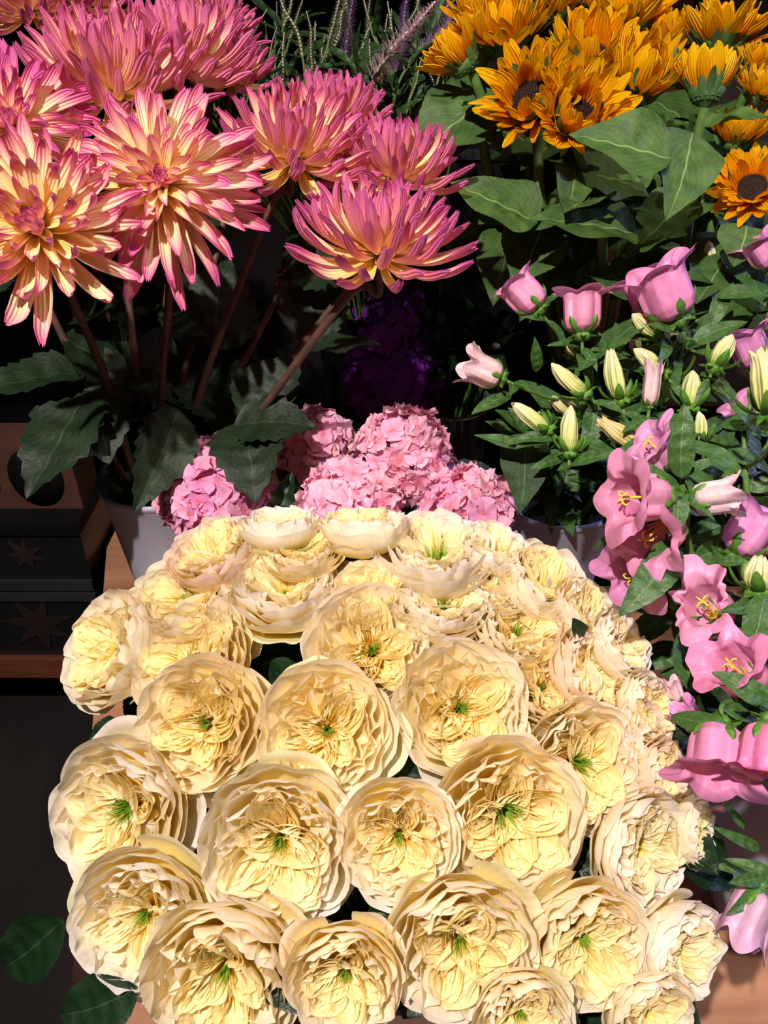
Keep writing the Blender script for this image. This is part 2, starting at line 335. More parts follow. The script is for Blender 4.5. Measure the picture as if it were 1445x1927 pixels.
def leaf(root, kind, p0, p1, nrm=None, wid=1.0, var=0, color=(1, 1, 1, 1), name='leaf', as_sub=False):
    y = (p1-p0); L = y.length; y.normalize(); n = (nrm or N(0, .5)).copy(); n = (n-y*n.dot(y)).normalized(); x = y.cross(n)
    m = Matrix((x*L*wid, y*L, n*L)).transposed().to_4x4(); m.translation = p0
    if kind == 'self': return m
    return part(name, LEAF[kind][var % 5], root, m, color)
# ------------------------------------------------------------------ roses
def ruffle(r, k0, k1, n=4):
    ks = r.uniform(k0, k1, n); ph = r.uniform(0, 2*PI, n); am = r.uniform(.4, 1, n)/n**.5
    vk = r.uniform(-2.5, 2.5, n)
    return lambda U, V: sum(a*np.sin(k*U+p+q*V) for a, k, p, q in zip(am, ks, ph, vk))
def rose_variant(seed, closed=False):
    r = np.random.default_rng(seed); out = []
    def cup(theta, half, R, zt, zb, r0, amp, fr, roll, name, nu=22, nv=13, rnd=.32, mean=.0):
        u = np.linspace(-1, 1, nu); v = np.linspace(0, 1, nv); U, V = np.meshgrid(u, v)
        Ve = V*(1-rnd*np.abs(U)**3.5)
        th = theta+U*half*(.35+.65*np.sin(np.minimum(V*1.3, 1)*PI/2))
        hp = np.sin(Ve*PI/2)**.85; zp = (1-np.cos(Ve*PI/2))**.9
        lip = np.clip((Ve-.78)/.22, 0, 1)**2
        f = ruffle(r, 3, 8*fr); f2 = ruffle(r, 9, 17*fr, 3); g = ruffle(r, 4, 9)
        rad = r0+(R-r0)*hp + roll*lip + amp*Ve**2*f(U, V) + amp*.30*Ve**4*f2(U, V)
        z = zb+(zt-zb)*zp - abs(roll)*.5*lip + amp*.7*Ve**3*g(U, V) + amp*.25*Ve**4*f2(U, -V)
        thw = th + amp*.8*Ve**2*g(U, V)/max(R, .3)
        out.append((name, grid_mesh('rose_'+name, np.stack([rad*np.cos(thw), rad*np.sin(thw), z], -1), M['rose'])))
    a0 = r.uniform(0, 6)
    for k in range(3): cup(a0+k*2.09+r.uniform(-.3, .3), .75, r.uniform(.98, 1.12), r.uniform(-.42, -.25), -.85, .08, .05, .6, .10, 'guard_petal')
    rings = [(5, .99, -.10, .80, .055, .8, .05), (6, .94, -.0, .72, .065, .85, .02), (6, .86, .07, .66, .075, .9, 0), (6, .77, .08, .62, .085, 1.0, -.02), (7, .68, .06, .55, .09, 1.05, -.02), (7, .60, .02, .46, .08, 1.1, -.02)]
    for i, (n, R, zt, half, amp, fr, roll) in enumerate(rings):
        a0 = r.uniform(0, 6)
        for k in range(n): cup(a0+k*2*PI/n+r.uniform(-.15, .15), half*r.uniform(.9, 1.2), R*r.uniform(.96, 1.03), zt+r.uniform(-.04, .04), -.82+.07*i, .06, amp, fr, roll, 'petal', nu=26 if i > 1 else 22)
    # quartered heart: nested folded petals in four or five sectors
    ns = 5+int(r.integers(0, 2)); a0 = r.uniform(0, 6)
    for s_ in range(ns):
        phi = a0+s_*2*PI/ns+r.uniform(-.32, .32); e1 = er(phi+r.uniform(-.25, .25)); e2 = np.array([-e1[1], e1[0], 0.]); cr = r.uniform(.26, .37); big = r.uniform(.78, 1.25)
        for j in range(7):
            nu, nv = 34, 11; wj = (.33-.042*j)*big; al = np.linspace(-2.45, 2.45, nu); f = ruffle(r, 4, 10); f2 = ruffle(r, 12, 18, 3); g = ruffle(r, 4, 9)
            U, V = np.meshgrid(np.linspace(-1, 1, nu), np.linspace(0, 1, nv)); A = np.broadcast_to(al, (nv, nu))
            rr = wj*(.45+.55*np.sin(V*PI/2)) + V**1.6*(.058*f(U, V)+.016*f2(U, V))*(1-.07*j)
            cx = cr*(.45+.55*V) + .02*j*V
            lx = cx + rr*1.15*np.cos(A); ly = rr*.80*np.sin(A)+.02*V*g(U, V)
            # top edge sinks towards the flower's middle, cup-wise
            rim = np.sqrt(lx**2+ly**2); zt = -.16+.24*np.clip(rim/.6, 0, 1)**1.3 - .012*j
            zb_ = -.44; z = zb_+(zt-zb_)*V**.8 + .055*V**3*g(U, V)+.016*V**3*f2(U, V) - .08*np.abs(U)**4*V
            pts = lx[..., None]*e1+ly[..., None]*e2; pts[..., 2] = z
            out.append(('inner_petal', grid_mesh('rose_inner_petal', pts, M['rose'])))
    # green stamens
    b = MB()
    for k in range(34):
        a = r.uniform(0, 6.28); l = r.uniform(.10, .22); sp = r.uniform(.02, .13); c0 = er(a)*.03
        p = [c0+np.array([0, 0, -.40]), c0+er(a)*sp*.4+np.array([0, 0, -.25]), c0+er(a+r.uniform(-.4, .4))*sp+np.array([0, 0, -.25+l])]
        b.tube(smooth_path(p, 6), np.linspace(.012, .003, 7), 5)
    out.append(('stamens', b.mesh('rose_stamens', M['tuft'])))
    # calyx cup under the bloom
    out.append(('calyx', lathe('rose_calyx', [(.001, -1.02), (.10, -1.0), (.14, -.9), (.16, -.8), (.05, -.76), (.001, -.76)], M['calyx'], 20)))
    return out
ROSES = [rose_variant(100+i*13) for i in range(7)]
CREAM = (.985, .915, .82, 1); WHITE = (.975, .925, .90, 1); PEACH = (.96, .80, .72, 1); BUTTER = (.99, .90, .74, 1)
def rose_depth(px, py):
    t = (py-980)/(1900-980); return .78-.36*t+.12*t*t + .055*((px-720)/560)**2
rose_rows = [
 # face centre px,py, diameter px, tilt x,y, edge colour, green middle showing, label
 (525, 975, 150, -.1, 3.5, WHITE, 0, 'cream rose at the top left of the dome, plain back petals against pink hydrangeas'),
 (685, 975, 165, 0, 4.5, CREAM, 0, 'cream rose at the very top of the dome seen from behind its smooth cupped petals'),
 (935, 1022, 140, .35, 1.4, WHITE, 0, 'cream rose half hidden behind the wide flat green-tufted rose, top right of the dome'),
 (397, 1028, 190, -.35, 1.2, PEACH, 0, 'peach-edged cream rose at the upper left rim of the dome beside the tall white vase'),
 (567, 1020, 165, .0, 1.3, BUTTER, 1, 'small yellow-hearted rose just below the top left of the dome'),
 (822, 1022, 226, .05, 1.45, WHITE, 2, 'wide flat cream rose with an upright green tuft, just under the hydrangeas'),
 (1035, 1085, 190, .6, 1.0, CREAM, 0, 'cream rose on the upper right shoulder of the dome, plain guard petals outward'),
 (1120, 1150, 160, .8, .9, CREAM, 0, 'cream rose on the right shoulder of the dome with a dark leaf at its left'),
 (1180, 1210, 150, 1.0, .7, WHITE, 0, 'pale rose at the right rim of the dome with its back to the pink bellflowers'),
 (345, 1112, 205, -.2, 1.0, CREAM, 1, 'cream rose with a small green heart, second up the left shoulder of the dome'),
 (700, 1105, 150, .0, 1.0, BUTTER, 1, 'small deep yellow rose squeezed between two white cupped roses near the top'),
 (945, 1100, 130, .2, 1.0, WHITE, 0, 'small whitish rose to the right of and below the rose with the upright green tuft'),
 (535, 1088, 215, .05, 1.3, WHITE, 0, 'large whitish cup-shaped rose standing proud on the upper left of the dome'),
 (838, 1122, 180, .1, 1.25, WHITE, 1, 'whitish cup-shaped rose right of the small deep yellow rose'),
 (982, 1175, 180, .3, .8, CREAM, 1, 'cream rose with a small green heart, right of the whitish cup-shaped rose'),
 (190, 1215, 225, -.7, .5, CREAM, 0, 'leftmost cream rose of the dome, tilted sideways over the dark shelf'),
 (352, 1235, 240, -.25, .55, BUTTER, 1, 'yellow-hearted rose to the right of the leftmost rose'),
 (702, 1212, 255, .05, .5, CREAM, 1, 'large cream rose in the upper middle with a tight swirled yellow heart and brown speck'),
 (1035, 1280, 200, .2, .6, BUTTER, 0, 'folded yellow rose right of the middle of the dome'),
 (1130, 1262, 200, .75, .5, PEACH, 0, 'peach-edged ruffled rose facing right on the right flank of the dome'),
 (1232, 1335, 150, .9, .4, CREAM, 0, 'pale rose at the right rim touching the bellflower leaves'),
 (1215, 1390, 150, .8, .35, PEACH, 0, 'blush rose on the right flank wedged above the rose with the bright green heart'),
 (872, 1330, 252, .05, .35, CREAM, 1, 'large cream rose in the centre right with an open folded heart and green sliver'),
 (372, 1362, 250, -.15, .25, BUTTER, 1, 'large round rose with a feathery green heart, centre left of the dome'),
 (612, 1375, 258, .0, .25, BUTTER, 1, 'round flat rose with finely pleated yellow heart in the middle of the dome'),
 (1262, 1462, 140, .9, .25, PEACH, 0, 'blush ruffled rose at the right rim above the pinkest bellflower'),
 (1108, 1440, 240, .2, .2, CREAM, 2, 'cream rose with a bright green heart on the right of the dome'),
 (1322, 1568, 130, 1.2, .1, CREAM, 0, 'cream rose at the far right rim, mostly hidden, beside the white vase'),
 (212, 1535, 275, -.2, .12, WHITE, 2, 'big white-edged rose with a long green tuft at the left rim of the dome'),
 (1228, 1605, 220, .6, .05, WHITE, 0, 'whitish rose facing right with a hollow heart at the lower right rim'),
 (518, 1600, 300, .0, .1, WHITE, 1, 'largest open rose, lower centre left, with white outer petals and curled yellow heart'),
 (752, 1585, 225, .0, .1, CREAM, 1, 'oval rose with star-like pleats in the lower middle of the dome'),
 (965, 1545, 285, .1, .1, BUTTER, 2, 'big warm yellow rose with thick folds and a green tuft, lower right of centre'),
 (255, 1745, 275, -.12, .0, WHITE, 1, 'whitish rose at the lower left rim of the dome with a small green heart'),
 (1298, 1805, 200, .6, -.1, WHITE, 0, 'whitish rose at the bottom right rim of the dome'),
 (1115, 1790, 240, .2, -.05, BUTTER, 1, 'yellow-hearted rose in the bottom row, second from the right'),
 (872, 1800, 280, .05, -.05, CREAM, 1, 'big deeply folded rose in the bottom row right of the middle'),
 (648, 1855, 220, .0, -.05, BUTTER, 1, 'tightly pleated smaller rose in the bottom row in the middle'),
 (412, 1860, 300, -.05, -.1, BUTTER, 1, 'large rose in the bottom row on the left with tall back petals'),
 (985, 1930, 190, .05, -.1, CREAM, 1, 'cream rose cut off by the bottom of the picture between the two right-hand bottom roses'),
 (1235, 1925, 180, .3, -.1, CREAM, 0, 'cream rose cut off by the bottom edge near the right rim'),
]
rose_leaves = {  # rose index: (p0, p1, width)
 15: [((230, 1400, .72), (150, 1425, .72), 1.2)], 23: [((240, 1385, .72), (160, 1400, .74), 1.3)], 12: [((520, 1180, .78), (500, 1290, .80), 1.1), ((560, 1190, .80), (530, 1270, .8), 1.0)],
 7: [((1095, 1205, .72), (1082, 1166, .70), .9)], 38: [((260, 1860, .60), (100, 1925, .62), .85)], 24: [((740, 1340, .68), (760, 1440, .70), 1.1)], 30: [((640, 1460, .66), (655, 1520, .68), 1.1)],
 17: [((560, 1250, .74), (500, 1300, .76), 1.2)], 33: [((120, 1730, .80), (-10, 1840, .84), .8)], 36: [((740, 1700, .62), (700, 1760, .64), 1.0)]}
R0 = random.Random(5)
for i, (px, py, dia, ax, ay, ec, tuft, lab) in enumerate(rose_rows):
    d = rose_depth(px, py); R = dia/2*d/FPX*1.02; c = P(px, py, d); n = N(ax, ay)
    m4 = frame(c, n, R0.uniform(0, 6.28), R, R*R0.uniform(.92, 1.08))
    base = c-n*R*1.0
    sp, bot = stem_path(base, [base-n*.03-Vector((0, 0, .02))], V_ROSE, R0)
    t = thing('cream_rose', bot, lab, 'rose')
    for nm, me in ROSES[i % 7 if i % 14 < 7 else (i*3+1) % 7]:
        if nm == 'stamens':
            s = {0: .5, 1: .9, 2: 1.45}[tuft]; mm = m4 @ Matrix.Translation((0, 0, {0: -.22, 1: -.06, 2: .02}[tuft])) @ Matrix.Diagonal((s, s, max(s, .9), 1)); part(nm, me, t, mm)
        elif nm == 'guard_petal': part(nm, me, t, m4, (.86, .88, .62, 1) if i % 3 == 0 else ec)
        elif nm == 'inner_petal': part(nm, me, t, m4, (.995, .88, .52, 1) if ec != WHITE else (.99, .90, .64, 1))
        else: part(nm, me, t, m4, ec if nm == 'petal' else (1, 1, 1, 1))
    b = MB(); b.tube(sp, .0032, 7); part('stem', b.mesh('rose_stem', M['green']), t, Matrix.Identity(4), (1, 1, 1, 1))
    for k in range(4):                                              # foliage below the bloom
        q = Vector(sp[3+2*k]); dr = Vector((R0.uniform(-1, 1), R0.uniform(-1, .6), R0.uniform(-.35, .15))).normalized()
        leaf(t, 'rose', q, q+dr*R0.uniform(.05, .085), Vector((0, -.2, 1)), R0.uniform(1.1, 1.5), k+i, (.8, .8, .8, 1))
    for k, (a, e, wd) in enumerate(rose_leaves.get(i, [])): leaf(t, 'rose', P(*a), P(*e), N(.1, .4), wd, k+i)
# ------------------------------------------------------------------ dahlias
def strap(theta, e0, bend, L, W, fold, p0, r, tipcurl=0., twist=0., nu=7, nv=15, notch=True):
    u = np.linspace(-1, 1, nu); s = np.linspace(0, 1, nv); E = e0+bend*s**1.5 + tipcurl*np.clip((s-.7)/.3, 0, 1)**1.5
    a, z = er(theta), np.array([0, 0, 1.]); side = et(theta)
    T = np.sin(E)[:, None]*a+np.cos(E)[:, None]*z; Nn = -np.cos(E)[:, None]*a+np.sin(E)[:, None]*z
    c = np.array(p0)+np.concatenate([[np.zeros(3)], np.cumsum((T[1:]+T[:-1])/2*L/(nv-1), axis=0)])
    sw = r.uniform(-.10, .10)*L; c = c+(sw*s**2)[:, None]*side
    wv = W*(.35+.65*np.sin(np.minimum(s*1.5, 1)*PI/2))*np.where(s > .8, np.sqrt(np.maximum(1-((s-.8)/.215)**2, 0.04)), 1)
    if not notch: wv = wv*np.sqrt(np.maximum(1-s**1.8, .004))
    fo = fold*(.75+.6*s)
    tw = twist*s
    X = u[None, :]*wv[:, None]*np.cos(fo[:, None]*.8); Y = (np.abs(u)[None, :]**1.6)*wv[:, None]*np.sin(fo[:, None]*.8)*1.1
    Xr = X*np.cos(tw)[:, None]-Y*np.sin(tw)[:, None]; Yr = X*np.sin(tw)[:, None]+Y*np.cos(tw)[:, None]
    pts = c[:, None, :]+Xr[..., None]*side+Yr[..., None]*Nn[:, None, :]
    if notch: pts[-1] += (np.abs(np.sin(u*PI*1.5))*W*.35)[:, None]*T[-1]
    return pts
def dahlia_variant(seed, n, style):
    r = np.random.default_rng(seed); out = []
    for i in range(n):
        t = (i+1)/n; th = i*2.39996+r.uniform(-.12, .12)
        if style == 'open':   e0 = math.radians(18+88*t**.75); bend = math.radians(r.uniform(-22, 14)); L = .24+.75*t**.5; curl = r.uniform(-.3, .3)
        elif style == 'curl': e0 = math.radians(22+80*t**.75); bend = math.radians(r.uniform(-45, -5)); L = .24+.72*t**.5; curl = r.uniform(-1.2, -.2)
        else:                 e0 = math.radians(14+98*t**.8);  bend = math.radians(r.uniform(-85, -50)); L = .42+.66*t**.5; curl = r.uniform(-.3, .5)
        L *= r.uniform(.88, 1.1); W = (.052+.058*t**.5)*r.uniform(.85, 1.15)
        p0 = er(th)*(.03+.10*t)+np.array([0, 0, .06-.18*t])
        out.append(('petal', grid_mesh('dahlia_petal', strap(th, e0, bend, L, W, r.uniform(.6, 1.15), p0, r, curl, r.uniform(-.5, .5)), M['dahlia'])))
    b = MB()
    nb = 26 if style != 'cup' else 12
    for i in range(nb):
        t = i/nb; th = i*2.39996; p0 = er(th)*(.02+.09*t)+np.array([0, 0, .06]); b.grid(strap(th, math.radians(8+35*t), math.radians(-35-70*t), .22-.02*t, .045, .9, p0, r, 0, 0, 5, 9))
    out.append(('heart', b.mesh('dahlia_heart', M['dahlia'])))
    out.append(('calyx', lathe('dahlia_calyx', [(.001, -.26), (.05, -.25), (.10, -.2), (.15, -.13), (.13, -.06), (.001, -.04)], M['calyx'], 20)))
    return out
DAH = dict(open=[dahlia_variant(1, 96, 'open'), dahlia_variant(2, 92, 'open')], curl=[dahlia_variant(3, 90, 'curl')], cup=[dahlia_variant(4, 97, 'cup'), dahlia_variant(5, 97, 'cup'), dahlia_variant(6, 95, 'cup')])
dahlia_rows = [
 # centre, radius px, depth, tilt, style, variant, hue shift, stem waypoints, label
 (305, 345, 186, .80, .10, -.02, 'open', 0, .43, [(318, 560, .92), (305, 720, 1.05)], 'spidery pink-tipped cream dahlia facing forward with a round pink heart, centre left'),
 (68, 425, 200, .74, .10, .12, 'curl', 0, .40, [(135, 560, .90), (205, 730, 1.03)], 'cream and pink dahlia with curled tips at the left edge, lowest of the dahlias'),
 (25, 238, 165, .84, .15, .15, 'open', 1, .56, [(60, 500, 1.0), (180, 760, 1.1)], 'deep pink and yellow dahlia cut off by the left edge, above the curled-tip dahlia'),
 (205, 160, 175, .92, .05, .95, 'cup', 0, .42, [(230, 420, 1.02), (260, 720, 1.1)], 'pale pink dahlia with a yellow centre standing above the spidery forward-facing dahlia'),
 (325, 120, 150, .99, .15, 1.3, 'cup', 1, .44, [(330, 400, 1.08), (300, 740, 1.14)], 'pale pink upright dahlia at the top, right of the yellow-centred dahlia'),
 (432, 140, 90, 1.06, .25, .8, 'cup', 2, .50, [(420, 420, 1.12), (340, 740, 1.16)], 'small pink dahlia with a yellow-green centre at the top, left of the speedwell'),
 (555, 290, 148, .92, .25, .75, 'cup', 0, .44, [(520, 370, .96), (450, 540, 1.04), (370, 760, 1.13)], 'pink dahlia leaning right with pale yellow centre, in front of the small upright one'),
 (628, 225, 115, 1.03, .05, 1.5, 'cup', 1, .50, [(600, 400, 1.08), (420, 760, 1.16)], 'small upright pink dahlia just in front of the green speedwell spikes'),
 (745, 325, 132, .97, .10, 1.2, 'cup', 2, .50, [(700, 480, 1.02), (450, 800, 1.15)], 'rightmost pink dahlia of the upper row, next to the sunflower leaves'),
 (712, 468, 170, .86, .02, 1.15, 'cup', 1, .48, [(668, 545, .90), (560, 680, .98), (470, 800, 1.06)], 'wide pink dahlia lowest on the right, its bare brown stem slanting down to the left'),
 (55, 15, 115, 1.00, -.1, .9, 'cup', 0, .54, [(90, 400, 1.1), (200, 760, 1.16)], 'dusky pink dahlia in the top left corner'),
 (150, 0, 105, 1.05, .1, .9, 'cup', 2, .48, [(170, 400, 1.12), (240, 760, 1.18)], 'orange-pink dahlia cut off by the top edge, second from the left corner'),
 (395, 50, 95, 1.08, .3, 1.2, 'cup', 0, .54, [(390, 400, 1.14), (330, 760, 1.19)], 'plain pink dahlia at the top edge behind the pale upright one'),
]
R1 = random.Random(11)
for i, (px, py, rp, d, ax, ay, st, vr, hue, way, lab) in enumerate(dahlia_rows):
    R = rp*d/FPX; c = P(px, py, d); n = N(ax, ay); m4 = frame(c, n, R1.uniform(0, 6.28), R)
    base = c-n*R*.25
    sp, bot = stem_path(base, [base-n*.03]+[P(*q) for q in way], V_DAH, R1)
    t = thing('dahlia', bot, lab, 'dahlia')
    for nm, me in DAH[st][vr % len(DAH[st])]:
        part(nm, me, t, m4, (hue+(.07 if nm == 'heart' and st != 'cup' else 0)-(.25 if nm == 'heart' and st == 'cup' else 0), .5, .5, 1) if nm != 'calyx' else (1, 1, 1, 1))
    b = MB(); b.tube(sp, np.linspace(.0042, .0062, len(sp)), 9); part('stem', b.mesh('dahlia_stem', M['brown']), t)
    if i == 0:
        L = [((335, 770, 1.08), (270, 960, 1.00), .8, N(.6, .2)), ((250, 700, 1.1), (300, 745, 1.06), 1.0, N(0, .5))]
    elif i == 1:
        L = [((170, 735, 1.04), (35, 915, .94), 1.05, N(-.1, .5)), ((150, 735, 1.04), (200, 860, 1.0), 1.6, N(.1, .3)), ((160, 700, 1.05), (-60, 720, .96), .9, N(0, .8))]
    elif i == 9:
        L = [((450, 795, 1.04), (486, 925, .96), 1.25, N(.1, .3)), ((460, 790, 1.06), (552, 660, 1.04), 1.3, N(.1, .3)), ((585, 660, 1.0), (715, 632, 1.0), .9, N(0, 1.2)), ((440, 800, 1.03), (590, 790, 1.0), 1.2, N(.1, .6))]
    elif i == 6:
        L = [((400, 660, 1.12), (430, 480, 1.12), 1.5, N(.2, .2)), ((350, 790, 1.16), (480, 600, 1.14), 1.3, N(.2, .3))]
    else:
        L = []
        for k in range(4):
            q = sp[int(12+3.2*k) % len(sp)]; q = Vector(q); dr = Vector((R1.uniform(-1, 1), R1.uniform(-.6, .5), R1.uniform(-.7, .3))).normalized()
            L.append((q, q+dr*R1.uniform(.09, .15), R1.uniform(.9, 1.4), N(R1.uniform(-.4, .4), R1.uniform(.2, 1))))
    for k, (a, e, wd, nn) in enumerate(L):
        a = a if isinstance(a, Vector) else P(*a); e = e if isinstance(e, Vector) else P(*e)
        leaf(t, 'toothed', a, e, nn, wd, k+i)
# ------------------------------------------------------------------ sunflowers
def sun_variant(seed, op):
    r = np.random.default_rng(seed); out = []; n = 54
    for i in range(n):
        lay = i % 3; th = i*2*PI/n*1.0+r.uniform(-.1, .1)+lay*.4
        e0 = math.radians({0: 50, 1: 30, 2: 10}[lay]+op*30+r.uniform(-10, 10)); bend = math.radians(r.uniform(-35, 15)-18*(1-op))
        L = r.uniform(.62, .82)*(1-.05*lay); W = r.uniform(.11, .16); p0 = er(th)*(.37-.03*lay)+np.array([0, 0, -.02+.02*lay])
        nu, nv = 7, 13; u = np.linspace(-1, 1, nu); s = np.linspace(0, 1, nv); E = e0+bend*s
        a, z, side = er(th), np.array([0, 0, 1.]), et(th)
        T = np.sin(E)[:, None]*a+np.cos(E)[:, None]*z; Nn = -np.cos(E)[:, None]*a+np.sin(E)[:, None]*z
        c = p0+np.concatenate([[np.zeros(3)], np.cumsum((T[1:]+T[:-1])/2*L/(nv-1), axis=0)]); c = c+(r.uniform(-.12, .12)*s**2)[:, None]*side
        w_ = W*np.maximum(np.sin(PI*np.clip(s*.86+.12, 0, 1))**.6, .08); tw = r.uniform(-.7, .7)*s; cu = r.uniform(.1, .5)
        X = u[None]*w_[:, None]; Y = np.abs(u)[None]**2*w_[:, None]*cu+.012*np.sin(u*7)[None]*s[:, None]
        Xr = X*np.cos(tw)[:, None]-Y*np.sin(tw)[:, None]; Yr = X*np.sin(tw)[:, None]+Y*np.cos(tw)[:, None]
        out.append(('petal', grid_mesh('sunflower_petal', c[:, None]+Xr[..., None]*side+Yr[..., None]*Nn[:, None], M['sun'])))
    b = MB(); b.grid(np.array([[(rr*math.cos(t_), rr*math.sin(t_), zz) for t_ in np.linspace(0, 2*PI, 32, endpoint=False)] for rr, zz in ((.37, -.05), (.37, .03), (.33, .07), (.2, .08), (.08, .05), (.001, .04))]), True)
    for k in range(260):
        rr = .35*math.sqrt(k/260); a = k*2.39996; z0 = .05+.04*math.sin(min(rr/.33, 1)*PI*.7); h = r.uniform(.02, .05); q = .014
        c0 = er(a)*rr; b.grid(np.array([[c0+q*kk*er(t_)+np.array([0, 0, z0+hh]) for t_ in (0, 1.57, 3.14, 4.71)] for kk, hh in ((1, 0), (.9, h*.7), (.1, h))]), True)
    out.append(('disc', b.mesh('sunflower_disc', M['disc'])))
    b = MB(); b.grid(np.array([[(rr*math.cos(t_), rr*math.sin(t_), zz) for t_ in np.linspace(0, 2*PI, 28, endpoint=False)] for rr, zz in ((.06, -.36), (.09, -.32), (.2, -.27), (.34, -.16), (.40, -.02), (.36, .0))]), True)
    for i in range(34):
        th = i*2*PI/34*2+r.uniform(-.1, .1)+(.1 if i > 16 else 0); lay = i//17
        b.grid(strap(th, math.radians(34+26*lay-22*(1-op)+r.uniform(-10, 10)), math.radians(r.uniform(-35, 25)+10*lay), r.uniform(.5, .7), .12, .4, er(th)*(.34-.06*lay)+np.array([0, 0, -.18-.06*lay]), r, 0, 0, 5, 9, False)*1.0)
    out.append(('calyx', b.mesh('sunflower_calyx', M['calyx'])))
    return out
SUN = [sun_variant(21, .9), sun_variant(22, .15), sun_variant(23, -.25), sun_variant(24, .45)]
Wc = (1, 1, 1, 1)
sun_rows = [
 # centre, radius px, depth, tilt(ax,ay,az), variant, tint, label
 (868, 112, 78, 1.02, (-.75, .55, .45), 2, Wc, 'leftmost sunflower, turned away to the left with its green back showing'),
 (952, 72, 98, 1.05, (-.2, .8, 1), 1, Wc, 'upright sunflower right of the leftmost one, petals closed over the disc'),
 (905, 30, 70, 1.10, (-.4, .8, 1), 2, Wc, 'sunflower at the top edge behind the leftmost pair'),
 (1000, 190, 98, .95, (-.45, .1, 1), 3, Wc, 'sunflower with a clearly visible dark disc, facing left, lower left of the cluster'),
 (1082, 222, 98, .92, (.05, .12, 1), 1, Wc, 'lowest sunflower in the middle, above the big green leaf'),
 (1112, 112, 96, 1.02, (.0, .5, 1), 3, Wc, 'sunflower in the upper middle with a sliver of dark disc'),
 (1205, 158, 98, .97, (.15, .7, 1), 2, Wc, 'sunflower right of the lowest one, its petals standing up in a block'),
 (1165, 42, 92, 1.10, (.1, 1.0, .8), 1, Wc, 'sunflower at the top edge in the middle of the cluster'),
 (1055, 18, 66, 1.16, (.0, .9, .8), 1, Wc, 'small sunflower peeking over at the top edge'),
 (1245, 82, 78, 1.12, (.2, .9, .8), 1, Wc, 'sunflower in the back row left of the wide upright one'),
 (1355, 82, 92, 1.08, (.1, 1.3, .6), 3, Wc, 'wide upright sunflower at the upper right seen from the side'),
 (1330, 168, 76, .93, (.05, 1.6, .4), 2, (1, 1.12, 1.6, 1), 'half-opened yellow sunflower with a large hairy green calyx, upper right'),
 (1425, 130, 55, 1.05, (.3, .9, .8), 1, Wc, 'sunflower at the right edge behind the half-opened one'),
 (1432, 178, 60, .99, (.2, .8, .8), 3, Wc, 'lower sunflower at the right edge beside the half-opened one'),
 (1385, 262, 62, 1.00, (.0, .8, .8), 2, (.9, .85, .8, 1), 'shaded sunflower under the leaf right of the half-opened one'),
 (1415, 355, 70, .93, (-.35, .2, 1), 0, (1, .95, .9, 1), 'wilting sunflower with an open dark disc at the right edge'),
]
R2 = random.Random(3)
for i, (px, py, rp, d, tl, vr, tint, lab) in enumerate(sun_rows):
    R = rp*d/FPX; n = N(*tl); c = P(px, py, d)
    m4 = frame(c, n, R2.uniform(0, 6.28), R*1.12, R*(1.25 if i == 11 else 1.12)); base = c-n*R*.40
    way = [base-n*.03+Vector((0, .01, -.03)), P(px+(1100-px)*.25, min(py+230, 620), d+.12)]
    if i == 11: way = [base-Vector((0, 0, .05)), P(1290, 460, 1.02), P(1250, 620, 1.15)]
    if i == 4: way = [P(1090, 290, .96), P(1130, 420, 1.0), P(1130, 560, 1.1)]
    sp, bot = stem_path(base, way, V_SUN, R2)
    t = thing('sunflower', bot, lab, 'sunflower')
    for nm, me in SUN[vr]: part(nm, me, t, m4, tint if nm == 'petal' else ((.72, .8, .75, 1) if i == 11 else (.9, 1, .8, 1)))
    b = MB(); b.tube(sp, np.linspace(.0065, .0075, len(sp)), 9); part('stem', b.mesh('sunflower_stem', M['green']), t, None, (1, 1, 1, 1))
    L = []
    if i == 4: L += [((1262, 300, .86), (1076, 240, .86), .98, N(-.1, .3)), ((1200, 440, .96), (1005, 400, .93), .9, N(0, .7))]
    if i == 11: L += [((1303, 250, .88), (1264, 400, .84), .88, N(.1, .25)), ((1320, 240, .92), (1470, 205, .88), .8, N(.2, 1)), ((1278, 170, .95), (1270, 75, .95), .35, N(-.5, .4))]
    if i == 15: L += [((1405, 425, .92), (1390, 498, .90), 1.5, N(-.1, .5))]
    if i == 3: L += [((1010, 420, .98), (850, 330, .98), 1.0, N(-.2, .6)), ((1080, 310, .97), (1075, 400, .93), .9, N(.1, .4))]
    if i == 6: L += [((1200, 470, 1.0), (1290, 430, .94), 1.3, N(0, .8)), ((1110, 440, 1.0), (1145, 398, .94), 1.3, N(0, .6))]
    k0 = 0
    while len(L) < 6:
        a = P(R2.uniform(880, 1380), R2.uniform(300, 620), R2.uniform(1.0, 1.12)) if k0 % 2 else Vector(sp[R2.randint(5, 17)])
        dr = Vector((R2.uniform(-1, 1), R2.uniform(-1, .1), R2.uniform(-.75, .25))).normalized(); k0 += 1
        if k0 % 2 == 0:
            a2 = min((Vector(q) for q in sp[4:22]), key=lambda q: (q-a).length); a = a2
        L.append((a, a+dr*R2.uniform(.09, .15), R2.uniform(.9, 1.25), N(R2.uniform(-.4, .4), R2.uniform(.2, 1.1))))
    for k, (a, e, wd, nn) in enumerate(L):
        a = a if isinstance(a, Vector) else P(*a); e = e if isinstance(e, Vector) else P(*e); leaf(t, 'broad', a, e, nn, wd, k+i)
